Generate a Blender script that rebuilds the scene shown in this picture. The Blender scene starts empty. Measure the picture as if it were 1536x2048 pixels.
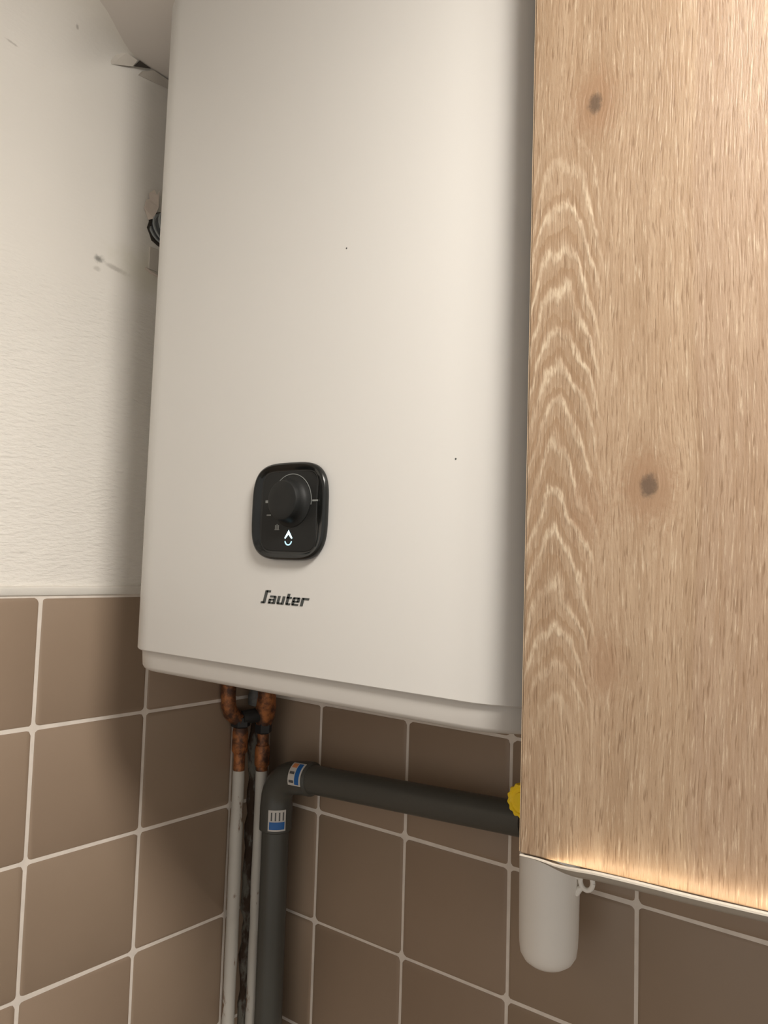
import bpy, bmesh, math, random
from mathutils import Vector, Matrix
random.seed(7)
S = bpy.context.scene
COL = S.collection
T = 0.15                      # one wall tile (15 cm) is the unit the room was measured in
PI = math.pi

# ------------------------------------------------------------------ camera
def setup_camera():
    yaw, pitch, roll, f = 0.666, 0.066, 0.031, 1595.237
    fw = Vector((-math.sin(yaw)*math.cos(pitch), math.cos(yaw)*math.cos(pitch), math.sin(pitch)))
    r0 = Vector((math.cos(yaw), math.sin(yaw), 0)); u0 = r0.cross(fw)
    rr = math.cos(roll)*r0 + math.sin(roll)*u0
    uu = -math.sin(roll)*r0 + math.cos(roll)*u0
    cd = bpy.data.cameras.new('camera'); co = bpy.data.objects.new('camera', cd); COL.objects.link(co)
    cd.sensor_fit = 'VERTICAL'; cd.sensor_height = 36; cd.lens = f/2048*36
    cd.clip_start = 0.01
    m = Matrix((rr, uu, -fw)).transposed().to_4x4()
    m.translation = Vector((5.894, -5.753, 0.323))*T
    co.matrix_world = m
    S.camera = co
setup_camera()

# ------------------------------------------------------------------ world, exposure (lamps sit in their builders)
W = bpy.data.worlds.new('world'); S.world = W; W.use_nodes = True
bg = W.node_tree.nodes['Background']
bg.inputs[0].default_value = (1.0, 0.955, 0.90, 1)
bg.inputs[1].default_value = 0.66
LAMP_STRENGTH = 83.0
LED_STRENGTH = 17.0
S.view_settings.view_transform = 'Standard'
S.view_settings.look = 'None'
S.view_settings.exposure = 0.0
S.view_settings.gamma = 1.0
S.view_settings.use_curve_mapping = False

# ------------------------------------------------------------------ node helper
class NT:
    def __init__(s, name):
        s.m = bpy.data.materials.new(name); s.m.use_nodes = True
        s.t = s.m.node_tree; s.n = s.t.nodes; s.b = s.n['Principled BSDF']
        s._oc = None
    def lk(s, a, sock):
        if hasattr(a, 'is_output') or isinstance(a, bpy.types.NodeSocket): s.t.links.new(a, sock)
        else:
            if isinstance(a, (tuple, list)) and len(a) == 3 and len(sock.default_value) == 4: a = (*a, 1)
            sock.default_value = a
    def oc(s):
        if not s._oc:
            s._oc = s.n.new('ShaderNodeTexCoord').outputs['Object']
        return s._oc
    def sep(s, v):
        n = s.n.new('ShaderNodeSeparateXYZ'); s.lk(v, n.inputs[0]); return n.outputs
    def comb(s, x, y, z):
        n = s.n.new('ShaderNodeCombineXYZ')
        for i, a in enumerate((x, y, z)): s.lk(a, n.inputs[i])
        return n.outputs[0]
    def ma(s, op, a, b=0.0, c=None, clamp=False):
        n = s.n.new('ShaderNodeMath'); n.operation = op; n.use_clamp = clamp
        s.lk(a, n.inputs[0]); s.lk(b, n.inputs[1])
        if c is not None: s.lk(c, n.inputs[2])
        return n.outputs[0]
    def noise(s, vec, scale, detail=3, rough=0.5, dist=0.0):
        n = s.n.new('ShaderNodeTexNoise'); s.lk(vec, n.inputs['Vector'])
        n.inputs['Scale'].default_value = scale; n.inputs['Detail'].default_value = detail
        n.inputs['Roughness'].default_value = rough; n.inputs['Distortion'].default_value = dist
        return n.outputs[0]
    def scale(s, vec, sc):
        n = s.n.new('ShaderNodeMapping'); s.lk(vec, n.inputs[0]); n.inputs['Scale'].default_value = sc
        return n.outputs[0]
    def ss(s, v, lo, hi, a=0.0, b=1.0):       # smooth range
        n = s.n.new('ShaderNodeMapRange'); n.interpolation_type = 'SMOOTHSTEP'
        s.lk(v, n.inputs[0]); n.inputs[1].default_value = lo; n.inputs[2].default_value = hi
        n.inputs[3].default_value = a; n.inputs[4].default_value = b
        return n.outputs[0]
    def mix(s, fac, a, b, mode='MIX'):
        n = s.n.new('ShaderNodeMix'); n.data_type = 'RGBA'; n.blend_type = mode
        s.lk(fac, n.inputs[0]); s.lk(a, n.inputs[6]); s.lk(b, n.inputs[7])
        return n.outputs[2]
    def bump(s, h, strength=0.3, dist=0.001, normal=None):
        n = s.n.new('ShaderNodeBump'); n.inputs['Strength'].default_value = strength
        n.inputs['Distance'].default_value = dist; s.lk(h, n.inputs['Height'])
        if normal: s.lk(normal, n.inputs['Normal'])
        return n.outputs[0]
    def out(s, color=None, rough=None, metal=None, normal=None, spec=None, coat=None):
        if color is not None: s.lk(color, s.b.inputs['Base Color'])
        if rough is not None: s.lk(rough, s.b.inputs['Roughness'])
        if metal is not None: s.lk(metal, s.b.inputs['Metallic'])
        if normal is not None: s.lk(normal, s.b.inputs['Normal'])
        if spec is not None: s.lk(spec, s.b.inputs['Specular IOR Level'])
        if coat is not None: s.lk(coat, s.b.inputs['Coat Weight'])
        return s.m

def plain(name, col, rough=0.5, metal=0.0, var=0.06, nscale=40, bump=0.0, spec=0.5):
    t = NT(name)
    n = t.noise(t.oc(), nscale, 4)
    c2 = tuple(max(0, c*(1-var*2)) for c in col); c1 = tuple(c*(1+var) for c in col)
    c = t.mix(n, c2, c1)
    nr = t.bump(t.noise(t.oc(), nscale*20, 2), bump, 0.0005) if bump else None
    return t.out(c, rough, metal, nr, spec)

def emit(name, col, strength):
    t = NT(name)
    t.lk(col, t.b.inputs['Base Color']); t.lk(col, t.b.inputs['Emission Color'])
    t.b.inputs['Emission Strength'].default_value = strength
    return t.m

# ------------------------------------------------------------------ materials
def mat_plaster():
    t = NT('plaster_wallpaper'); x, y, z = t.sep(t.oc())
    Tm = lambda s, k: t.ma('DIVIDE', s, T)
    y = t.ma('DIVIDE', y, T); z = t.ma('DIVIDE', z, T)
    base = t.mix(t.noise(t.oc(), 3, 3), (0.80, 0.765, 0.70), (0.86, 0.83, 0.775))
    # smudges: (y, z, half width, half height)
    wob = t.noise(t.oc(), 60, 4, 0.7)
    c = base
    def smudge(c, cy, cz, hy, hz, slope, col, amt, fine=90):
        dy = t.ma('DIVIDE', t.ma('SUBTRACT', y, cy), hy)
        dz = t.ma('DIVIDE', t.ma('SUBTRACT', t.ma('SUBTRACT', z, cz), t.ma('MULTIPLY', t.ma('SUBTRACT', y, cy), slope)), hz)
        d = t.ma('SQRT', t.ma('ADD', t.ma('MULTIPLY', dy, dy), t.ma('MULTIPLY', dz, dz)))
        d = t.ma('ADD', d, t.ma('MULTIPLY', t.ma('SUBTRACT', t.noise(t.oc(), fine, 4, 0.7), 0.5), 1.6))
        return t.mix(t.ss(d, 0.2, 1.0, amt, 0.0), c, col)
    c = smudge(c, -2.02, 2.745, 0.19, 0.030, -0.10, (0.30, 0.27, 0.22), 0.45, 60)
    c = smudge(c, -2.17, 2.775, 0.060, 0.050, 0.0, (0.13, 0.13, 0.11), 0.75, 70)
    c = smudge(c, -2.19, 2.69, 0.05, 0.03, 0.0, (0.35, 0.33, 0.27), 0.35)
    c = smudge(c, -3.00, 4.182, 0.07, 0.010, -0.14, (0.30, 0.27, 0.23), 0.40)
    c = smudge(c, -2.565, 4.492, 0.025, 0.014, -0.3, (0.25, 0.22, 0.18), 0.5)
    c = smudge(c, -1.57, 3.80, 0.03, 0.05, 0.0, (0.35, 0.31, 0.26), 0.4)
    c = smudge(c, -1.70, 2.80, 0.5, 0.25, 0.0, (0.70, 0.67, 0.54), 0.5, 14)
    # relief: fine diagonal wallpaper weave in the lower part, smooth paint above
    n = t.n.new('ShaderNodeMapping'); t.lk(t.oc(), n.inputs[0])
    n.inputs['Rotation'].default_value = (0.6, 0, 0); n.inputs['Scale'].default_value = (1, 0.35, 1.3)
    h = t.noise(n.outputs[0], 190, 3, 0.55)
    low = t.ss(z, 2.75, 2.3)
    h = t.ma('MULTIPLY', h, t.ma('ADD', t.ma('MULTIPLY', low, 0.9), 0.15))
    b1 = t.bump(h, 0.75, 0.0028)
    b2 = t.bump(t.noise(t.oc(), 14, 2), 0.35, 0.006, b1)
    return t.out(c, 0.75, 0, b2, 0.3)

def mat_tile():
    t = NT('taupe_ceramic')
    oi = t.n.new('ShaderNodeObjectInfo').outputs['Random']
    c = t.mix(t.noise(t.oc(), 9, 3), (0.292, 0.217, 0.152), (0.340, 0.258, 0.188))
    c = t.mix(t.ma('MULTIPLY', oi, 0.35), c, (0.325, 0.233, 0.168))
    b = t.bump(t.noise(t.oc(), 700, 2), 0.08, 0.0004)
    b = t.bump(t.noise(t.oc(), 16, 2), 0.12, 0.003, b)
    return t.out(c, 0.42, 0, b, 0.45)

def mat_wood():
    t = NT('oak_laminate'); x, y, z = t.sep(t.oc())
    u = t.ma('DIVIDE', x, T); v = t.ma('DIVIDE', z, T)          # tile units, door origin at its lower left corner
    base_v = t.comb(u, 0.0, v)
    # slow sideways wander of the grain
    w1 = t.ma('MULTIPLY', t.ma('SUBTRACT', t.noise(t.scale(base_v, (2.2, 1, 0.9)), 1.0, 2), 0.5), 0.06)
    u = t.ma('ADD', u, w1)
    knots = [(0.290, 3.31, 0.070, 0.065), (0.535, 1.595, 0.078, 0.065), (0.295, 1.51, 0.06, 0.06), (0.36, 0.846, 0.055, 0.06)]
    darks = [1.0, 1.0, 0.25, 0.2]
    kd = []
    for (ku, kv, ru, rv) in knots:                              # grain bends around the knots
        du = t.ma('SUBTRACT', u, ku); dv = t.ma('SUBTRACT', v, kv)
        r2 = t.ma('ADD', t.ma('MULTIPLY', t.ma('MULTIPLY', du, du), 1/ru**2), t.ma('MULTIPLY', t.ma('MULTIPLY', dv, dv), 0.35/rv**2))
        g = t.ma('DIVIDE', 1.0, t.ma('ADD', r2, 1.0))
        kd.append(g)
        u = t.ma('SUBTRACT', u, t.ma('MULTIPLY', t.ma('MULTIPLY', du, g), 0.75))
    # cathedral figure: nested arches about u = 0.13
    ca = t.ma('SUBTRACT', u, 0.158)
    par = t.ma('MULTIPLY', t.ma('POWER', t.ma('ABSOLUTE', ca), 1.9), 11.5)
    ncat = t.ma('MULTIPLY', t.ma('SUBTRACT', t.noise(t.scale(base_v, (6, 1, 2.4)), 1.0, 4, 0.55), 0.5), 0.42)
    nf = t.ma('MULTIPLY', t.ma('SUBTRACT', t.noise(t.scale(base_v, (90, 1, 9)), 1.0, 3, 0.6), 0.5), 0.07)
    g = t.ma('ADD', t.ma('ADD', t.ma('ADD', v, par), ncat), nf)
    ph = t.ma('MULTIPLY', g, 1/0.185)
    fr = t.ma('FRACT', ph)
    tri = t.ma('ABSOLUTE', t.ma('SUBTRACT', fr, 0.5))           # 0 at ring line
    ringl = t.ss(tri, 0.03, 0.22, 1.0, 0.0)                     # cream early-wood line
    ringd = t.ss(fr, 0.55, 0.95, 0.0, 1.0)                      # brown band below it
    ringd = t.ma('MULTIPLY', ringd, t.ss(fr, 0.95, 1.0, 1.0, 0.0))
    inz = t.ma('MULTIPLY', t.ss(t.ma('ABSOLUTE', ca), 0.11, 0.22, 1.0, 0.0), t.ma('MULTIPLY', t.ss(v, 0.45, 1.0), t.ss(v, 3.3, 2.8)))
    # straight grain elsewhere
    dg = t.ma('ADD', u, t.ma('MULTIPLY', v, -0.012))
    sv = t.comb(dg, 0.0, v)
    fine = t.noise(t.scale(sv, (105, 1, 6.5)), 1.0, 5, 0.68)
    med = t.noise(t.scale(sv, (30, 1, 1.6)), 1.0, 3, 0.6)
    broad = t.noise(t.scale(sv, (5.5, 1, 0.35)), 1.0, 2)
    n = t.n.new('ShaderNodeMapping'); t.lk(sv, n.inputs[0]); n.inputs['Rotation'].default_value = (0, 0.10, 0)
    n.inputs['Scale'].default_value = (125, 1, 9.0)
    dash = t.noise(n.outputs[0], 1.0, 2, 0.5)
    c = t.mix(t.ss(broad, 0.3, 0.7), (0.272, 0.186, 0.115), (0.330, 0.234, 0.151))
    side = t.ss(u, 0.695, 0.715)
    c = t.mix(t.ma('MULTIPLY', side, 0.55), c, (0.285, 0.196, 0.134))
    seam = t.ma('MULTIPLY', side, t.ss(u, 0.735, 0.715))
    c = t.mix(t.ma('MULTIPLY', seam, 0.35), c, (0.266, 0.177, 0.109))
    c = t.mix(t.ma('MULTIPLY', t.ss(med, 0.40, 0.72), 0.55), c, (0.250, 0.160, 0.092))
    c = t.mix(t.ma('MULTIPLY', t.ss(med, 0.50, 0.28), 0.40), c, (0.372, 0.272, 0.177))
    c = t.mix(t.ma('MULTIPLY', t.ss(fine, 0.53, 0.70), 0.85), c, (0.459, 0.366, 0.259))
    c = t.mix(t.ma('MULTIPLY', t.ss(fine, 0.47, 0.30), 0.75), c, (0.192, 0.121, 0.069))
    c = t.mix(t.ma('MULTIPLY', t.ss(dash, 0.57, 0.67), 0.75), c, (0.170, 0.102, 0.056))
    broke = t.ma('MULTIPLY', t.ss(t.noise(t.scale(base_v, (80, 1, 14)), 1.0, 3, 0.6), 0.34, 0.58, 0.1, 1.0), t.ss(t.noise(t.scale(base_v, (9, 1, 4)), 1.0, 2, 0.5), 0.32, 0.60, 0.15, 1.0))
    c = t.mix(t.ma('MULTIPLY', t.ma('MULTIPLY', ringd, inz), 0.62), c, (0.229, 0.140, 0.075))
    c = t.mix(t.ma('MULTIPLY', t.ma('MULTIPLY', ringl, inz), t.ma('MULTIPLY', broke, 0.85)), c, (0.518, 0.419, 0.300))
    jag = t.ma('MULTIPLY', t.ma('SUBTRACT', t.noise(t.scale(base_v, (45, 1, 30)), 1.0, 4, 0.7), 0.5), 1.1)
    for k, d in zip(kd, darks):
        kk = t.ma('ADD', k, jag)
        c = t.mix(t.ma('MULTIPLY', t.ss(kk, 0.12, 0.62), 0.45+0.25*d), c, (0.237, 0.140, 0.079))
        if d > 0.5: c = t.mix(t.ma('MULTIPLY', t.ss(t.ma('ADD', k, t.ma('MULTIPLY', jag, 0.35)), 0.74, 0.96), 0.88*d), c, (0.085, 0.055, 0.035))
    # dark companion spots beside the lower knot
    h = t.ma('ADD', t.ma('MULTIPLY', fine, 0.7), t.ma('MULTIPLY', dash, -0.5))
    h = t.ma('ADD', h, t.ma('MULTIPLY', t.ma('MULTIPLY', ringl, inz), 0.3))
    return t.out(c, t.ss(fine, 0.2, 0.8, 0.34, 0.50), 0, t.bump(h, 0.55, 0.0009), 0.5)

def mat_painted_pipe():
    t = NT('chipped_white_paint')
    f = t.ss(t.noise(t.scale(t.oc(), (1, 1, 0.3)), 55, 5, 0.65), 0.60, 0.66)
    c = t.mix(t.noise(t.oc(), 20, 3), (0.50, 0.475, 0.42), (0.60, 0.58, 0.53))
    c = t.mix(f, c, (0.22, 0.14, 0.09))
    return t.out(c, 0.5, 0, t.bump(t.noise(t.oc(), 180, 3), 0.3, 0.0008))

def mat_copper():
    t = NT('oxidised_copper')
    n = t.noise(t.oc(), 55, 5, 0.65)
    c = t.mix(t.ss(n, 0.38, 0.66), (0.075, 0.036, 0.022), (0.46, 0.17, 0.055))
    return t.out(c, 0.5, 0.35, t.bump(t.noise(t.oc(), 220, 2), 0.2, 0.0006))

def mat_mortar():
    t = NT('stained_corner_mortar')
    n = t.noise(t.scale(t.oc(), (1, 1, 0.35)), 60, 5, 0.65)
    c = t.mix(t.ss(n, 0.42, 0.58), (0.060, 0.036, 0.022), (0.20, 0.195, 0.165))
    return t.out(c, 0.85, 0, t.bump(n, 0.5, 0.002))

M = {}
M['plaster'] = mat_plaster()
M['ceiling'] = plain('ceiling_paint', (0.74, 0.69, 0.64), 0.8, 0, 0.04, 5, 0.15, 0.3)
M['grout'] = plain('white_grout', (0.82, 0.75, 0.67), 0.8, 0, 0.10, 60, 0.3, 0.2)
M['tile'] = mat_tile()
M['trim'] = plain('trim_filler', (0.76, 0.73, 0.67), 0.7, 0, 0.06, 30, 0.25, 0.3)
M['floor'] = plain('floor_vinyl', (0.30, 0.24, 0.18), 0.5, 0, 0.1, 6)
M['heater'] = plain('cream_enamel', (0.615, 0.602, 0.572), 0.40, 0, 0.01, 6, 0.05, 0.4)
M['cap'] = plain('cream_plastic', (0.625, 0.603, 0.565), 0.42, 0, 0.01, 6, 0.03, 0.4)
M['black'] = plain('black_gloss_plastic', (0.009, 0.010, 0.0095), 0.24, 0, 0.05, 30, 0, 0.4)
M['black_matte'] = plain('black_matte_plastic', (0.010, 0.0105, 0.010), 0.55, 0, 0.05, 60, 0, 0.3)
M['grey_print'] = plain('grey_print', (0.22, 0.23, 0.22), 0.5)
M['logo'] = plain('charcoal_print', (0.055, 0.062, 0.060), 0.5)
M['wood'] = mat_wood()
M['board'] = plain('white_carcass_board', (0.74, 0.71, 0.65), 0.5)
M['edge'] = plain('pale_edge_band', (0.62, 0.46, 0.30), 0.5, 0, 0.08, 60)
M['pvc'] = plain('grey_pvc', (0.080, 0.080, 0.070), 0.38, 0, 0.07, 12, 0.03, 0.45)
M['paint_pipe'] = mat_painted_pipe()
M['copper'] = mat_copper()
M['dark_nut'] = plain('blackened_brass', (0.030, 0.030, 0.030), 0.55, 0.2, 0.3, 90)
M['tape'] = plain('grey_thread_tape', (0.12, 0.12, 0.115), 0.7, 0, 0.4, 120)
M['white_plastic'] = plain('white_plastic', (0.88, 0.85, 0.79), 0.42, 0, 0.02, 20, 0.03)
M['yellow'] = plain('yellow_plastic', (1.0, 0.70, 0.02), 0.38, 0, 0.04, 60)
M['paper'] = plain('torn_paper', (0.70, 0.61, 0.53), 0.85, 0, 0.1, 60, 0.2, 0.2)
M['paper_wall'] = plain('peeled_wallpaper', (0.62, 0.575, 0.51), 0.8, 0, 0.05, 40, 0.2, 0.2)
M['hole'] = plain('hole_shade_paint', (0.06, 0.05, 0.04), 0.9, 0, 0.3, 80)  # flat dark colour standing for the shade inside the wall holes
M['conduit'] = plain('dark_grey_conduit', (0.05, 0.053, 0.055), 0.5, 0, 0.1, 80)
M['conduit_ridge'] = plain('pale_grey_ridges', (0.34, 0.36, 0.36), 0.5, 0, 0.2, 80)  # ridges in a paler grey than the sleeve
M['label_white'] = plain('label_white', (0.66, 0.64, 0.60), 0.5)
M['label_blue'] = plain('label_blue', (0.015, 0.13, 0.42), 0.4)
M['label_orange'] = plain('label_orange', (0.75, 0.30, 0.12), 0.5)
M['label_ink'] = plain('label_ink', (0.10, 0.10, 0.10), 0.5)
M['silicone'] = plain('white_silicone', (0.44, 0.40, 0.34), 0.45, 0, 0.02)
M['led'] = emit('led_light', (1.0, 0.82, 0.58), LED_STRENGTH)
M['lamp'] = emit('opal_lamp_light', (1.0, 0.945, 0.875), LAMP_STRENGTH)
M['drop_light'] = emit('drop_light', (0.62, 0.90, 1.0), 1.1)
M['drop_light_dim'] = emit('drop_light_dim', (0.50, 0.80, 0.95), 0.5)

# ------------------------------------------------------------------ object helpers
def wpos(o):
    p = Vector(o.location)
    while o.parent: o = o.parent; p = p + Vector(o.location)
    return p
def thing(name, label, cat, loc=(0, 0, 0), group=None):
    o = bpy.data.objects.new(name, None); COL.objects.link(o); o.location = Vector(loc)*T
    o.empty_display_size = 0.02
    o['label'] = label; o['category'] = cat
    if group: o['group'] = group
    return o
def obj(name, bm, m, parent=None, label=None, smooth=True, xf=None):
    """bm is in tile units, room coordinates"""
    if xf: bm.transform(xf)
    bm.transform(Matrix.Scale(T, 4))
    off = wpos(parent) if parent else Vector((0, 0, 0))
    if parent: bm.transform(Matrix.Translation(-off))
    bmesh.ops.recalc_face_normals(bm, faces=bm.faces)
    me = bpy.data.meshes.new(name); bm.to_mesh(me); bm.free()
    me.materials.append(m)
    o = bpy.data.objects.new(name, me); COL.objects.link(o)
    if parent: o.parent = parent
    if smooth:
        me.polygons.foreach_set('use_smooth', [True]*len(me.polygons))
        me.set_sharp_from_angle(angle=math.radians(35))
    if label: o['label'] = label
    return o
def struct(name, bm, m, **k):
    o = obj(name, bm, m, **k); o['kind'] = 'structure'; return o
def tag(o, label, cat, group=None):
    o['label'] = label; o['category'] = cat
    if group: o['group'] = group
    return o

def box(bm, a, b, bev=0.0, seg=2):
    vs = [bm.verts.new((x, y, z)) for z in (a[2], b[2]) for y in (a[1], b[1]) for x in (a[0], b[0])]
    fs = [bm.faces.new([vs[i] for i in q]) for q in ((0,1,3,2), (4,6,7,5), (0,4,5,1), (2,3,7,6), (0,2,6,4), (1,5,7,3))]
    if bev:
        es = list({e for f in fs for e in f.edges})
        bmesh.ops.bevel(bm, geom=es, offset=bev, segments=seg, affect='EDGES')
    return bm
def loft(bm, rings, closed=True, cap0=True, cap1=True):
    R = [[bm.verts.new(p) for p in r] for r in rings]
    n = len(R[0])
    for a, b in zip(R, R[1:]):
        for i in range(n if closed else n-1):
            j = (i+1) % n
            bm.faces.new((a[i], a[j], b[j], b[i]))
    if cap0 and closed: bm.faces.new(list(reversed(R[0])))
    if cap1 and closed: bm.faces.new(R[-1])
    return R
def frames(path):
    P = [Vector(p) for p in path]; out = []; prev = None
    for i, p in enumerate(P):
        d = (P[min(i+1, len(P)-1)] - P[max(i-1, 0)]).normalized()
        if prev is None:
            a = Vector((0, 0, 1)) if abs(d.z) < 0.9 else Vector((0, 1, 0))
            n = (a - d*a.dot(d)).normalized()
        else: n = (prev - d*prev.dot(d)).normalized()
        prev = n; out.append((p, d, n, d.cross(n)))
    return out
def tube(bm, path, r, seg=20, cap=True):
    rad = r if isinstance(r, (list, tuple)) else [r]*len(path)
    rings = []
    for (p, d, n, b), rr in zip(frames(path), rad):
        rings.append([p + rr*(math.cos(a)*n + math.sin(a)*b) for a in [2*PI*k/seg for k in range(seg)]])
    loft(bm, rings, True, cap, cap)
    return bm
def lathe(bm, prof, axis_o, axis_d, seg=32):
    """prof: (radius, distance along axis)"""
    o = Vector(axis_o); d = Vector(axis_d).normalized()
    a = Vector((0, 0, 1)) if abs(d.z) < 0.9 else Vector((1, 0, 0))
    n = (a - d*a.dot(d)).normalized(); b = d.cross(n)
    rings = [[o + d*h + max(r, 1e-4)*(math.cos(t)*n + math.sin(t)*b) for t in [2*PI*k/seg for k in range(seg)]] for r, h in prof]
    loft(bm, rings)
    return bm
def arc(c, p0, p1, n=10):
    """quarter-ish arc about c from p0 to p1"""
    c, p0, p1 = Vector(c), Vector(p0), Vector(p1); a, b = p0-c, p1-c
    w = a.angle(b); out = []
    for i in range(n+1):
        t = i/n
        out.append(c + a*(math.sin((1-t)*w)/math.sin(w)) + b*(math.sin(t*w)/math.sin(w)))
    return out

# ------------------------------------------------------------------ room shell
CEIL = 4.60; FLOOR = -10.15; XR = 21.118; YF = -14.522
def wall_box(a, b):
    return box(bmesh.new(), a, b)
b = bmesh.new(); box(b, (-0.5, YF, FLOOR-0.4), (XR, 0.5, FLOOR)); struct('floor', b, M['floor'], smooth=False)
ceiling = struct('ceiling', box(bmesh.new(), (-0.5, YF, CEIL), (XR, 0.5, CEIL+0.4)), M['ceiling'], smooth=False)
wall_left = struct('wall_left', box(bmesh.new(), (-0.5, YF, FLOOR), (0, 0.5, CEIL)), M['plaster'], smooth=False)
wall_back = struct('wall_back', box(bmesh.new(), (0, 0, FLOOR), (XR, 0.5, CEIL)), M['plaster'], smooth=False)

# cove where the paper rounds from the left wall into the ceiling (radius grows towards the room)
b = bmesh.new(); rings = []
for y in [0.0, -0.8, -1.3, -1.6, -1.8, -1.95, -2.05, -2.15, -2.25, -2.35, -2.45, -2.6, -2.75, -2.9, -3.4, -4.2, -6, -10, YF]:
    t = min(1, max(0, (-y-1.85)/0.9)); t = t*t*(3-2*t)
    r = 0.035 + 0.46*t
    rings.append([(r-r*math.sin(a), y, CEIL-r+r*(1-math.cos(a))*1.0) if False else
                  (r*(1-math.cos(a)), y, CEIL-r*(1-math.sin(a))) for a in [PI/2*k/10 for k in range(11)]])
loft(b, rings, closed=False)
obj('cove', b, M['plaster'], wall_left)

# grout beds (they stand a little behind the tile faces)
GB = 0.027; TP = 0.034      # grout bed depth, tile face depth
obj('grout', box(bmesh.new(), (0, YF, FLOOR), (GB, -0.0, 0.012)), M['grout'], wall_left, smooth=False)
obj('grout', box(bmesh.new(), (GB, -GB, FLOOR), (XR, 0, 0.012)), M['grout'], wall_back, smooth=False)

def tile_mesh(w, h, jit):
    """rounded slab in the xz plane, face towards -y; metres"""
    g = 0.0145; r = 0.034
    hw, hh = w/2-g, h/2-g
    pts = []
    for cx, cz, a0 in ((hw-r, hh-r, 0), (-hw+r, hh-r, PI/2), (-hw+r, -hh+r, PI), (hw-r, -hh+r, 3*PI/2)):
        for k in range(4):
            a = a0 + PI/2*k/3
            pts.append([cx+r*math.cos(a)+random.uniform(-jit, jit), cz+r*math.sin(a)+random.uniform(-jit, jit)])
    bm = bmesh.new()
    back = [Vector((x, 0, z)) for x, z in pts]
    mid = [Vector((x, -(TP-0.006), z)) for x, z in pts]
    top = [Vector((x*(1-0.012/hw), -TP, z*(1-0.012/hh))) for x, z in pts]
    loft(bm, [back, mid, top], True, False, True)
    bm.transform(Matrix.Scale(T, 4))
    bmesh.ops.recalc_face_normals(bm, faces=bm.faces)
    me = bpy.data.meshes.new('tile'); bm.to_mesh(me); bm.free()
    me.materials.append(M['tile'])
    me.polygons.foreach_set('use_smooth', [True]*len(me.polygons))
    me.set_sharp_from_angle(angle=math.radians(60))
    return me
full = [tile_mesh(1, 1, 0.0035) for _ in range(6)]
full_b = [tile_mesh(1.02, 1, 0.0035) for _ in range(6)]
cut_l = [tile_mesh(0.522-0.02, 1, 0.003) for _ in range(2)]
cut_b = [tile_mesh(0.718-0.02, 1, 0.003) for _ in range(2)]
def put_tile(me, parent, loc, rz):
    o = bpy.data.objects.new('tile', me); COL.objects.link(o); o.parent = parent
    o.location = Vector(loc)*T
    o.rotation_euler = (random.uniform(-.004, .004), 0, rz + random.uniform(-.004, .004))
for j in range(10):
    z = -j-0.5
    put_tile(random.choice(cut_l), wall_left, (0.0, -(0.522+0.02)/2, z), PI/2)
    for i in range(14): put_tile(random.choice(full), wall_left, (0, -0.522-i-0.5, z), PI/2)
    zb = z - 0.02
    put_tile(random.choice(cut_b), wall_back, ((0.718+0.02)/2, 0, zb), 0)
    for i in range(20): put_tile(random.choice(full_b), wall_back, (0.718+(i+0.5)*1.02, 0, zb), 0)

# white filler strip along the top of the tiling
b = bmesh.new(); rings = []
y = 0.0
def strip_rings(axis):
    rings = []; s = 0.0; L = -YF if axis == 'y' else XR
    while s < L:
        w = random.uniform(-.004, .004); d = random.uniform(-.004, .004)
        sec = [(0, 0.004), (0.040+d, 0.008), (0.048+d, 0.022), (0.046+d, 0.062+w), (0.034, 0.074+w), (0.0, 0.078+w)]
        rings.append([(q, -s, z) if axis == 'y' else (s, -q, z) for q, z in sec]); s += 0.35
    return rings
loft(b, strip_rings('y')); struct('trim_1', b, M['trim'])
b = bmesh.new(); loft(b, strip_rings('x')); struct('trim_2', b, M['trim'])

# damaged paper on the left wall: peeling flap below the ceiling, torn strip and hole round the conduit
def sheet(name, outer, m, parent, thick=0.006):
    bm = bmesh.new(); vs = [bm.verts.new(p) for p in outer]; f = bm.faces.new(vs)
    ext = bmesh.ops.extrude_face_region(bm, geom=[f])
    d = f.normal.copy() if f.normal.length else Vector((1, 0, 0))
    f.normal_update(); d = f.normal
    for v in ext['geom']:
        if isinstance(v, bmesh.types.BMVert): v.co += d*thick
    bmesh.ops.triangulate(bm, faces=bm.faces)
    return obj(name, bm, m, parent, smooth=False)
sheet('cavity_shade', [(0.030, -1.965, 4.535), (0.045, -1.80, 4.594), (0.06, -1.93, 4.594)], M['hole'], wall_left, 0.004)  # thin dark sheet, the shade behind the tear painted on
sheet('peeled_paper', [(0.004, -2.16, 4.46), (0.035, -1.98, 4.525), (0.060, -1.95, 4.585), (0.06, -2.06, 4.594), (0.02, -2.26, 4.575)], M['paper_wall'], wall_left)
sheet('peeled_paper', [(0.004, -1.90, 4.50), (0.004, -1.50, 4.54), (0.04, -1.54, 4.585), (0.05, -1.78, 4.590), (0.03, -1.88, 4.535)], M['paper_wall'], wall_left)
sheet('torn_strip', [(0.004, -1.725, 3.27), (0.004, -1.775, 3.36), (0.012, -1.765, 3.43), (0.02, -1.735, 3.45), (0.02, -1.745, 3.50), (0.03, -1.70, 3.545), (0.045, -1.675, 3.50), (0.05, -1.66, 3.545), (0.045, -1.655, 3.40), (0.03, -1.69, 3.29)], M['paper'], wall_left)
bm = bmesh.new()
lathe(bm, [(0.165, 0.0), (0.162, 0.006), (0.14, 0.010)], (0.0, -1.565, 3.23), (1, 0, 0), 18)
for v in bm.verts: v.co.y += 0.015*math.sin(v.co.z*60)
obj('conduit_hole_shade', bm, M['hole'], wall_left)  # dark disc on the wall face, hole's shade painted in its colour
bm = bmesh.new()
box(bm, (0.0, -1.70, 2.84), (0.012, -1.22, 3.04), 0.004, 1)
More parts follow.
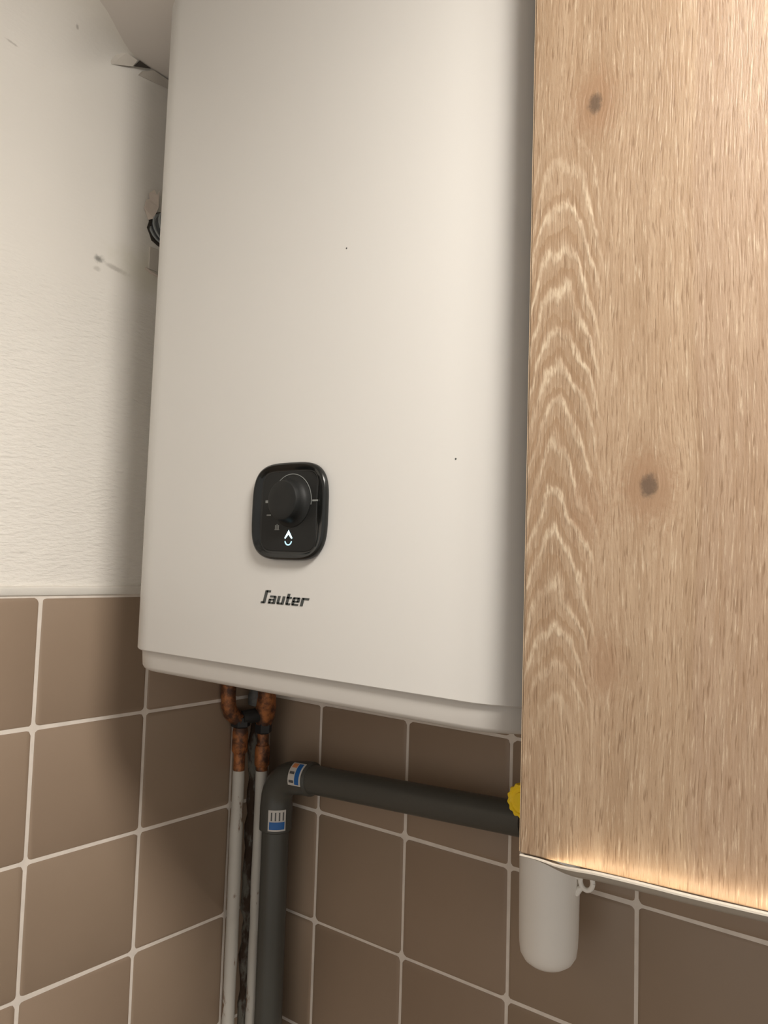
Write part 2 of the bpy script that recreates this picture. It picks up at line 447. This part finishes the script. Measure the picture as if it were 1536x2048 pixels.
obj('plaster_patch', bm, M['paper_wall'], wall_left)
bm = bmesh.new()
tube(bm, [(0.006, -1.73, 2.84), (0.012, -1.67, 2.815), (0.012, -1.58, 2.80), (0.006, -1.45, 2.79)], [0.008, 0.014, 0.012, 0.006], 8)
obj('plaster_chip', bm, M['paper'], wall_left)

# ------------------------------------------------------------------ ceiling lamp of the kitchen (outside the frame, up to the right)
LX0, LY0, LR = 7.5, -4.8, 1.05
lamp = thing('ceiling_lamp', 'shallow round opal ceiling light above the heater and cabinet', 'lamp', (LX0, LY0, CEIL))
bm = bmesh.new(); lathe(bm, [(LR+.12, 0), (LR+.12, 0.07), (LR+.09, 0.10), (LR+.005, 0.10), (LR+.003, .06)], (LX0, LY0, CEIL), (0, 0, -1), 48); obj('rim', bm, M['white_plastic'], lamp)
bm = bmesh.new(); lathe(bm, [(LR, 0.05), (LR, 0.07)] + [(LR*math.cos(a), 0.07+0.40*math.sin(a)) for a in [PI/2*q/8 for q in range(1, 9)]], (LX0, LY0, CEIL), (0, 0, -1), 48); obj('diffuser', bm, M['lamp'], lamp)

# ------------------------------------------------------------------ water heater
XL, XH, D, YB = 0.800, 4.145, 2.35, -0.22
def plan(inset, r=0.37, rb=0.12, n=10):
    x0, x1, y0, y1 = XL+inset, XH-inset, -D+inset, YB-inset
    P = []
    for cx, cy, rr, a0 in ((x1-rb, y1-rb, rb, 0), (x0+rb, y1-rb, rb, PI/2), (x0+r, y0+r, r, PI), (x1-r, y0+r, r, 3*PI/2)):
        for k in range(n+1):
            a = a0 + PI/2*k/n
            P.append((cx+rr*math.cos(a), cy+rr*math.sin(a)))
    return P
def stack(levels):
    bm = bmesh.new(); loft(bm, [[(x, y, z) for x, y in plan(i)] for i, z in levels]); return bm
heater = thing('water_heater', 'tall cream wall-hung flat water heater with a black dial panel', 'water heater', ((XL+XH)/2, -1.2, -0.42))
heater.rotation_euler.y = math.radians(0.35)
obj('shell', stack([(0.03, -0.322), (0.006, -0.338), (0.0, -0.330), (0.0, 4.448), (0.006, 4.460), (0.03, 4.458)]), M['heater'], heater)
obj('bottom_cap', stack([(0.10, -0.478), (0.052, -0.478), (0.036, -0.467), (0.029, -0.450), (0.022, -0.322)]), M['cap'], heater)
obj('top_cap', stack([(0.022, 4.45), (0.028, 4.555), (0.045, 4.570), (0.10, 4.572)]), M['cap'], heater)
for z in (0.6, 3.4):
    obj('wall_bracket', box(bmesh.new(), (1.4, YB-0.02, z), (3.7, -TP if z < 0 else 0.0, z+0.25), 0.02), M['trim'], heater)

# control panel
PX, PZ = 2.508, 0.624
def sq(hw, hh, e, y, n=64, cx=PX, cz=PZ):
    out = []
    for k in range(n):
        a = 2*PI*k/n; c, s = math.cos(a), math.sin(a)
        out.append((cx+hw*math.copysign(abs(c)**(2/e), c), y, cz+hh*math.copysign(abs(s)**(2/e), s)))
    return out
bm = bmesh.new()
loft(bm, [sq(.298, .285, 3.7, -D+0.004), sq(.306, .292, 3.7, -D-0.012), sq(.306, .292, 3.7, -D-0.028), sq(.301, .287, 3.7, -D-0.038), sq(.292, .279, 3.7, -D-0.043),
          sq(.262, .262, 4.4, -D-0.036), sq(.252, .254, 5, -D-0.028), sq(.236, .246, 6.5, -D-0.022), sq(.230, .242, 7, -D-0.021)], cap0=False)
panel = obj('control_panel', bm, M['black'], heater, label='black rounded control panel with a dial')
PF = -D-0.024                                                   # face of the inset plate
bm = bmesh.new()
loft(bm, [sq(.228, .240, 7, -D-0.0205), sq(.225, .237, 7, PF)]); obj('faceplate', bm, M['black_matte'], panel)
KX, KZ = 2.534, 0.684
bm = bmesh.new()
lathe(bm, [(.156, 0), (.156, .004), (.150, .008), (.138, .014), (.128, .026), (.121, .050), (.118, .074), (.115, .080), (.109, .083), (.06, .081), (.001, .0805)], (KX-.004, PF-0.0005, KZ), (0, -1, 0), 64)
obj('knob', bm, M['black_matte'], panel)
bm = bmesh.new(); rings = []
for k in range(49):                                            # thin printed dial ring, open at the lower right
    a = math.radians(-8 + 208*k/48)
    rings.append([(KX-.004+q*math.cos(a), PF-h, KZ+q*math.sin(a)) for q, h in ((.1600, -.0005), (.1600, .002), (.1640, .002), (.1640, -.0005))])
loft(bm, rings); obj('dial_ring', bm, M['grey_print'], panel)
def pbox(x0, x1, z0, z1, name='dial_mark', m='grey_print'):
    obj(name, box(bmesh.new(), (x0, PF-.002, z0), (x1, PF+.0005, z1)), M[m], panel, smooth=False)
pbox(2.310, 2.334, .676, .692); pbox(2.700, 2.744, .680, .690); pbox(2.325, 2.362, .597, .606)
bm = bmesh.new()
for k in range(3): box(bm, (2.402+k*.0125, PF-.002, .516), (2.4105+k*.0125, PF+.0005, .541+(.006 if k == 1 else 0)))
box(bm, (2.399, PF-.002, .511), (2.439, PF+.0005, .516))
obj('mode_icon', bm, M['grey_print'], panel, smooth=False)
DX, DZ = 2.518, -.0485
def strokes(name, polys, m, parent, y0, y1):
    bm = bmesh.new()
    for P in polys:
        loft(bm, [[(x, y1, z) for x, z in P], [(x, y0, z) for x, z in P]])
    return obj(name, bm, m, parent, smooth=False)
strokes('drop_light', [[(DX, .560+DZ), (DX+.0040, .538+DZ), (DX-.025, .508+DZ), (DX-.033, .512+DZ)], [(DX, .560+DZ), (DX+.033, .512+DZ), (DX+.025, .508+DZ), (DX-.0040, .538+DZ)]], M['drop_light'], panel, PF-.002, PF+.0005)
A = [math.radians(190+160*k/10) for k in range(11)]
strokes('drop_light', [[(DX+.031*math.cos(a), .4985+DZ+.031*math.sin(a)) for a in A] + [(DX+.0235*math.cos(a), .4985+DZ+.0235*math.sin(a)) for a in reversed(A)]], M['drop_light_dim'], panel, PF-.002, PF+.0005)

# lettering: slanted techno letters, unit square (0..w, 0..1) sheared
def letters():
    h = 0.2; P = []
    def rc(x0, z0, x1, z1): P.append([(x0, z0), (x1, z0), (x1, z1), (x0, z1)])
    g = []
    def glyph(x, w, rects):
        for r in rects: g.append([(x+px*w, pz) for px, pz in ((r[0], r[1]), (r[2], r[1]), (r[2], r[3]), (r[0], r[3]))])
    # long S drawn as stem with a hook each end
    glyph(0.00, 1.0, [(0.26, 0.0, 0.66, 1.58), (0.0, -.03, 0.46, .20), (0.46, 1.36, 1.04, 1.60)])
    glyph(1.02, 1.0, [(0.10, .77, .90, 1.0), (0.66, 0.0, 1.02, .92), (0.0, 0.0, .34, .58), (.1, .40, .8, .60), (.1, 0.0, .8, .20)])
    glyph(2.22, 1.0, [(0.0, 0.06, .36, 1.0), (.1, 0.0, .8, .22), (.66, 0.0, 1.02, 1.0)])
    glyph(3.42, .72, [(0.06, .04, .56, 1.36), (0.0, .77, 1.0, 1.0), (.25, 0.0, 1.0, .22)])
    glyph(4.28, 1.0, [(0.0, .06, .36, .94), (.1, .78, .92, 1.0), (.66, .42, 1.02, .94), (.1, .39, .9, .58), (.1, 0.0, .95, .21)])
    glyph(5.48, .9, [(0.0, 0.0, .40, 1.0), (.2, .76, 1.10, 1.0)])
    return g
LX, LZ, LH, LW = 2.281, 0.067, 0.0495, 0.0605
polys = [[(LX + px*LW + pz*LH*0.30, LZ + pz*LH) for px, pz in P] for P in letters()]
strokes('logo', polys, M['logo'], heater, -D-0.0022, -D+0.002)
# two specks on the enamel
for x, z in ((2.866, 2.158), (3.667, 0.881)):
    bm = bmesh.new(); lathe(bm, [(.006, 0), (.005, .0015)], (x, -D+0.0005, z), (0, -1, 0), 8); obj('speck', bm, M['logo'], heater)

# ------------------------------------------------------------------ corner pipes
def pipe_thing(label, x, y, seed, ztop, zc, zpaint, side):
    t = thing('water_pipe', label, 'pipe', (x, y, FLOOR))
    random.seed(seed)
    r = 0.058
    P = []; R = []; z = FLOOR; k = 0
    while z < zpaint:
        P.append((x+random.uniform(-.003, .003), y+random.uniform(-.003, .003), z)); R.append(r+random.uniform(-.002, .003)); z += 0.22
    P.append((x, y, zpaint)); R.append(r*0.98)
    bm = bmesh.new(); tube(bm, P, R, 18); obj('painted_pipe', bm, M['paint_pipe'], t, label='pipe run in chipped white paint')
    bm = bmesh.new(); tube(bm, [(x, y, zpaint-0.03), (x, y, zpaint+.02), (x, y, zc-.12), (x, y, zc-.05)], [r*.9, r*.93, r*.93, r*.93], 18)
    obj('copper_pipe', bm, M['copper'], t)
    return t, r
# left pipe: swings left through an elbow, then up behind the heater
X1, Y1 = 0.115, -0.50
p1, r = pipe_thing('leftmost pipe in the tiled corner, chipped white paint with bare copper top', X1, Y1, 3, 0, -1.10, -1.66, -1)
bm = bmesh.new()
x0 = X1-0.035
path = [(X1, Y1, -1.36), (X1, Y1, -1.26)] + arc((X1-0.0, Y1-0.08, -1.20), (X1, Y1, -1.20), (X1, Y1-0.08, -1.12), 6)[0:0]
obj('solder_joint', lathe(bmesh.new(), [(.060, 0), (.074, .02), (.074, .20), (.066, .24)], (X1, Y1, -1.50), (0, 0, 1), 20), M['copper'], p1)
bm = bmesh.new()
tube(bm, [(X1+.03, Y1, -1.19), (X1, Y1-.02, -1.18), (X1-.01, Y1-.07, -1.155), (X1-.012, Y1-.12, -1.11), (X1-.012, Y1-.15, -1.04), (X1-.012, Y1-.16, -.95), (X1, Y1-.17, -.75), (X1+.15, Y1-.30, -.60), (1.20, -0.9, -.585), (1.30, -.95, -.54), (1.32, -.96, -.486)], 0.070, 18)
bm2 = None
obj('elbow', bm, M['copper'], p1)
obj('nut', lathe(bmesh.new(), [(.066, 0), (.092, .015), (.092, .10), (.066, .115)], (X1, Y1, -1.26), (0, 0, 1), 6), M['dark_nut'], p1)
# second pipe beside it
X2, Y2 = 0.215, -0.30
p2, r = pipe_thing('second pipe in the tiled corner, half hidden behind the grey drain pipe', X2, Y2, 5, 0, -1.18, -1.68, 1)
bm = bmesh.new()
tube(bm, [(X2, Y2, -1.24), (X2+.01, Y2, -1.16), (X2+.045, Y2-.02, -1.06), (X2+.085, Y2-.05, -.96), (X2+.10, Y2-.10, -.80), (X2+.30, Y2-.30, -.62), (1.35, -0.60, -.59), (1.45, -.62, -.545), (1.47, -.63, -.488)], [.075, .098, .098, .085, .07, .07, .07, .07, .07], 18)
obj('elbow', bm, M['copper'], p2)
obj('solder_joint', lathe(bmesh.new(), [(.060, 0), (.072, .02), (.072, .16), (.064, .2)], (X2, Y2, -1.64), (0, 0, 1), 20), M['copper'], p2)
obj('nut', lathe(bmesh.new(), [(.062, 0), (.082, .015), (.082, .10), (.062, .115)], (X2, Y2, -1.33), (0, 0, 1), 6), M['dark_nut'], p2)
# fitting between the two pipes
fit = thing('pipe_fitting', 'blackened fitting with grey tape bridging the two copper pipes in the corner', 'fitting', (0.21, -0.34, -1.2))
bm = bmesh.new(); tube(bm, [(X1+.04, Y1-.02, -1.155), (0.20, -0.375, -1.15), (X2-.01, Y2-.05, -1.14)], [.060, .070, .062], 14); obj('union', bm, M['dark_nut'], fit)
bm = bmesh.new(); tube(bm, [(.155, -.36, -1.06), (.165, -.355, -.98), (.17, -.35, -.90)], [.07, .085, .07], 14); obj('thread_tape', bm, M['tape'], fit)
# stained old strip of mortar in the corner behind the pipes
bm = bmesh.new(); P = []; R = []; z = FLOOR; random.seed(11)
while z < -1.1:
    P.append((0.055+random.uniform(-.008, .008), -0.26+random.uniform(-.02, .02), z)); R.append(.060+random.uniform(-.014, .014)); z += 0.11
tube(bm, P, R, 10)
o = struct('trim_3', bm, mat_mortar())

# ------------------------------------------------------------------ grey PVC drain pipe
GX, GY, GR = 0.433, -0.30, 0.128
dp = thing('drain_pipe', 'dark grey plastic drain pipe with an elbow, running along the tiled wall below the heater', 'pipe', (GX, GY, FLOOR))
bm = bmesh.new(); tube(bm, [(GX, GY, FLOOR), (GX, GY, -5), (GX, GY, -2.13)], GR, 28); obj('upright', bm, M['pvc'], dp)
sl = Vector((2.118, 0, 0.104)).normalized()
H0 = Vector((0.840, GY, -1.642))
bm = bmesh.new(); tube(bm, [H0 - sl*.06, H0 + sl*1, H0 + sl*2.20], GR, 28); obj('cross_run', bm, M['pvc'], dp)
SR = 0.152
bm = bmesh.new()
e0 = Vector((GX, GY, -2.19)); e1 = H0 + sl*0.02
pt = [e0, e0+Vector((0, 0, .015)), Vector((GX, GY, -1.96)), Vector((GX, GY, -1.91))]
rd = [GR*1.02, SR, SR, SR*.97]
cc = Vector((GX+.26, GY, -1.91)); A_ = arc(cc, (GX, GY, -1.91), cc + Vector((-.012, 0, .245)), 8)
pt += A_[1:]; rd += [SR*.97]*8
pt += [e1 - sl*.05, e1 + sl*.015, e1+sl*.03]; rd += [SR, SR, GR*1.02]
tube(bm, pt, rd, 32)
elbow = obj('elbow', bm, M['pvc'], dp)
def sticker(name, o, ax, up, r, a0, a1, s0, s1, m, parent, lift):
    """cylindrical patch about axis (o, ax); angle measured from up"""
    o, ax, up = Vector(o), Vector(ax).normalized(), Vector(up); up = (up-ax*up.dot(ax)).normalized(); sd = ax.cross(up)
    bm = bmesh.new(); rr = r+lift; rings = []
    for k in range(9):
        a = a0+(a1-a0)*k/8; d = up*math.cos(a)+sd*math.sin(a)
        rings.append([o+ax*s0+d*(rr-.003), o+ax*s0+d*rr, o+ax*s1+d*rr, o+ax*s1+d*(rr-.003)])
    loft(bm, rings); return obj(name, bm, m, parent)
cam_dir = Vector((0.70, -0.71, 0.30))
hb = e1 - sl*.06
a_lo, a_hi = -.80, 0.62
lab = sticker('sticker', hb, sl, cam_dir, SR, a_lo, a_hi, -.085, .068, M['label_white'], elbow, .003)
sticker('blue_band', hb, sl, cam_dir, SR, a_lo+.08, a_hi-.08, -.002, .050, M['label_blue'], elbow, .0045)
sticker('orange_block', hb, sl, cam_dir, SR, -.72, -.42, -.070, -.012, M['label_orange'], elbow, .0045)
for k in range(2): sticker('print_bar', hb, sl, cam_dir, SR, -.18+.5*k, -.03+.5*k, -.070, -.014, M['label_ink'], elbow, .0045)
vb = Vector((GX, GY, -2.06)); vdir = Vector((0.80, -0.60, 0))
sticker('sticker', vb, (0, 0, 1), vdir, SR, -.62, .48, -.095, .095, M['label_white'], elbow, .003)
sticker('blue_band', vb, (0, 0, 1), vdir, SR, -.54, .40, -.080, -.012, M['label_blue'], elbow, .0045)
for k in range(4): sticker('print_bar', vb, (0, 0, 1), vdir, SR, -.45+.24*k, -.37+.24*k, .0, .075, M['label_ink'], elbow, .0045)

# ------------------------------------------------------------------ white bottle trap behind / below the cabinet
BX, BY, BR = 3.318, -0.47, 0.205
trap = thing('bottle_trap', 'white plastic bottle trap with rounded bottom showing below the left end of the oak cabinet', 'drain trap', (BX, BY, -2.425))
prof = [(0.001, 0.0), (.07, .004), (.125, .016), (.165, .045), (.192, .09), (.201, .15), (BR, .25), (BR*1.03, .80), (BR*1.03, .96), (BR*.98, .99), (.12, 1.02), (.115, 1.12), (.001, 1.125)]
obj('body', lathe(bmesh.new(), prof, (BX, BY, -2.425), (0, 0, 1), 48), M['white_plastic'], trap)
ring = []
RX, RZ = BX+.275, -1.785
bm = bmesh.new()
P = [(RX+.045*math.cos(a), BY, RZ+.055*math.sin(a)) for a in [2*PI*k/24 for k in range(25)]]
tube(bm, P, .017, 10, True)
tube(bm, [(BX+.20, BY, RZ-.10), (RX-.05, BY, RZ-.06), (RX-.03, BY, RZ-.045)], [.022, .022, .016], 10)
tube(bm, [(BX+.20, BY, RZ+.03), (RX-.04, BY, RZ+.03)], .03, 10)
obj('loop', bm, M['white_plastic'], trap)
# yellow scalloped cap on the side inlet of the trap
cap = thing('screw_cap', 'yellow scalloped plastic cap peeking out beside the left edge of the oak cabinet', 'cap', (3.10, -0.60, -1.27))
def scallop(bm, o, d, prof, n=96, lobes=14, amp=.05):
    o = Vector(o); d = Vector(d).normalized(); a = Vector((0, 0, 1)); nn = (a-d*a.dot(d)).normalized(); bb = d.cross(nn)
    rings = []
    for r, h, k in prof:
        rings.append([o+d*h+max(r*(1+k*amp*math.cos(lobes*t)), 1e-4)*(math.cos(t)*nn+math.sin(t)*bb) for t in [2*PI*i/n for i in range(n)]])
    loft(bm, rings); return bm
cd_ = Vector((-0.10, -1.0, 0.05))
CO = Vector((3.19, -0.60, -1.295))
obj('grip', scallop(bmesh.new(), CO, cd_, [(.112, 0, 1), (.116, .008, 1), (.116, .052, 1), (.110, .060, 1), (.092, .061, .5), (.084, .052, 0), (.060, .050, 0), (.056, .060, 0), (.001, .062, 0)]), M['yellow'], cap)
bm = bmesh.new(); tube(bm, [CO + cd_*-.0, CO - cd_.normalized()*.10, (BX-.03, BY+.01, -1.33)], [.075, .075, .09], 20); obj('threaded_neck', bm, M['white_plastic'], cap)

# ------------------------------------------------------------------ conduit stub behind the heater
cn = thing('conduit', 'dark grey corrugated conduit poking out of the left wall behind the heater', 'conduit', (0.0, -1.57, 3.23))
cpath = [(0.0, -1.565, 3.23), (0.05, -1.565, 3.23), (0.10, -1.56, 3.23), (.18, -1.535, 3.225), (.28, -1.46, 3.22), (.36, -1.34, 3.21), (.42, -1.15, 3.20), (.45, -.9, 3.19), (.46, -.5, 3.19), (.46, -.2, 3.19), (.46, -0.0, 3.19)]
bm = bmesh.new(); tube(bm, cpath, .130, 22); obj('sleeve', bm, M['conduit'], cn)
pts = []
for i in range(len(cpath)-1):
    a, c = Vector(cpath[i]), Vector(cpath[i+1]); n = max(1, int((c-a).length/.012))
    pts += [a.lerp(c, k/n) for k in range(n)]
fr = frames(pts); dist = 0; last = -1
for i, (p, d, n, bb) in enumerate(fr):
    if i: dist += (p-fr[i-1][0]).length
    if dist-last < .040: continue
    last = dist
    bm = bmesh.new(); tilt = (d+Vector((0, 0, .25))).normalized()
    lathe(bm, [(.126, -.009), (.146, -.007), (.152, 0), (.146, .007), (.126, .009)], p, tilt, 20)
    obj('ridge', bm, M['conduit_ridge'], cn)

# ------------------------------------------------------------------ oak wall cabinet
CX0, CY, CZ0, CW, CH = 4.187, -2.55, -0.914, 4.0, 5.40
AJAR = math.radians(5.5)                                        # the door stands slightly ajar, hinged on its right
cab = thing('wall_cabinet', 'oak fronted kitchen wall cabinet filling the right side beside the heater', 'cabinet', (CX0, CY, CZ0))
DT = 0.125
door = obj('door', box(bmesh.new(), (CX0, CY, CZ0), (CX0+CW, CY+DT, CZ0+CH), 0.006, 2), M['wood'], cab)
door.rotation_euler.z = AJAR
obj('edge_band', box(bmesh.new(), (CX0-0.003, CY+.006, CZ0+.006), (CX0+.001, CY+DT-.006, CZ0+CH-.006)), M['edge'], door, smooth=False)
bm = bmesh.new()
y0, y1 = -2.02, -TP-0.006
x0, x1, z0, z1 = CX0+.02, CX0+CW, CZ0+.02, CZ0+CH-.02
box(bm, (x0, y0, z0), (x0+.12, y1, z1)); box(bm, (x1-.12, y0, z0), (x1, y1, z1))
box(bm, (x0+.12, y0, z0), (x1-.12, y1, z0+.12)); box(bm, (x0+.12, y0, z1-.12), (x1-.12, y1, z1))
box(bm, (x0+.12, y1-.05, z0+.12), (x1-.12, y1, z1-.12))
box(bm, (x0+.12, y0+.1, 1.5), (x1-.12, y1-.05, 1.62))
obj('carcass', bm, M['board'], cab, smooth=False)

# flexible LED strip tacked along the lower edge of the door; its channel faces the front of the door
led = thing('led_strip', 'white flexible LED light strip running under the bottom edge of the oak door', 'light strip', (CX0, CY, CZ0))
led.rotation_euler.z = AJAR
ctrl = []
def sst(s, a, b):
    t = min(1, max(0, (s-a)/(b-a))); return t*t*(3-2*t)
for k in range(97):
    s = k/96*CW*0.97
    y = CY+.052 - .072*sst(s, .06, .34)                         # starts under the door, swings to the front of it
    ztop = CZ0 - .002 + .027*sst(s, .14, .36) + .0025*math.sin(s*6.1)*sst(s, .45, .7)
    ctrl.append((CX0+.006+s, y, ztop, .30+.70*sst(s, 0, .30)))
def sweep(sec, name, m, parent, i0=0):
    bm = bmesh.new(); loft(bm, [[(x, y+a, z+c*h) for a, c in sec] for x, y, z, h in ctrl[i0:]]); return obj(name, bm, m, parent)
# channel section: (y offset, z offset); front lip, floor, low back
sec = [(-.056, .000), (-.064, -.003), (-.066, -.010), (-.050, -.032), (-.030, -.046), (.000, -.048), (.016, -.042), (.018, -.030), (.010, -.030), (-.036, -.030), (-.048, -.020), (-.050, -.004), (-.053, .001)]
sweep(sec, 'channel', M['silicone'], led)
sweep([(-.046, -.0215), (-.0490, -.008), (-.0475, -.008), (-.0445, -.0205)], 'diode_line', M['led'], led, 3)
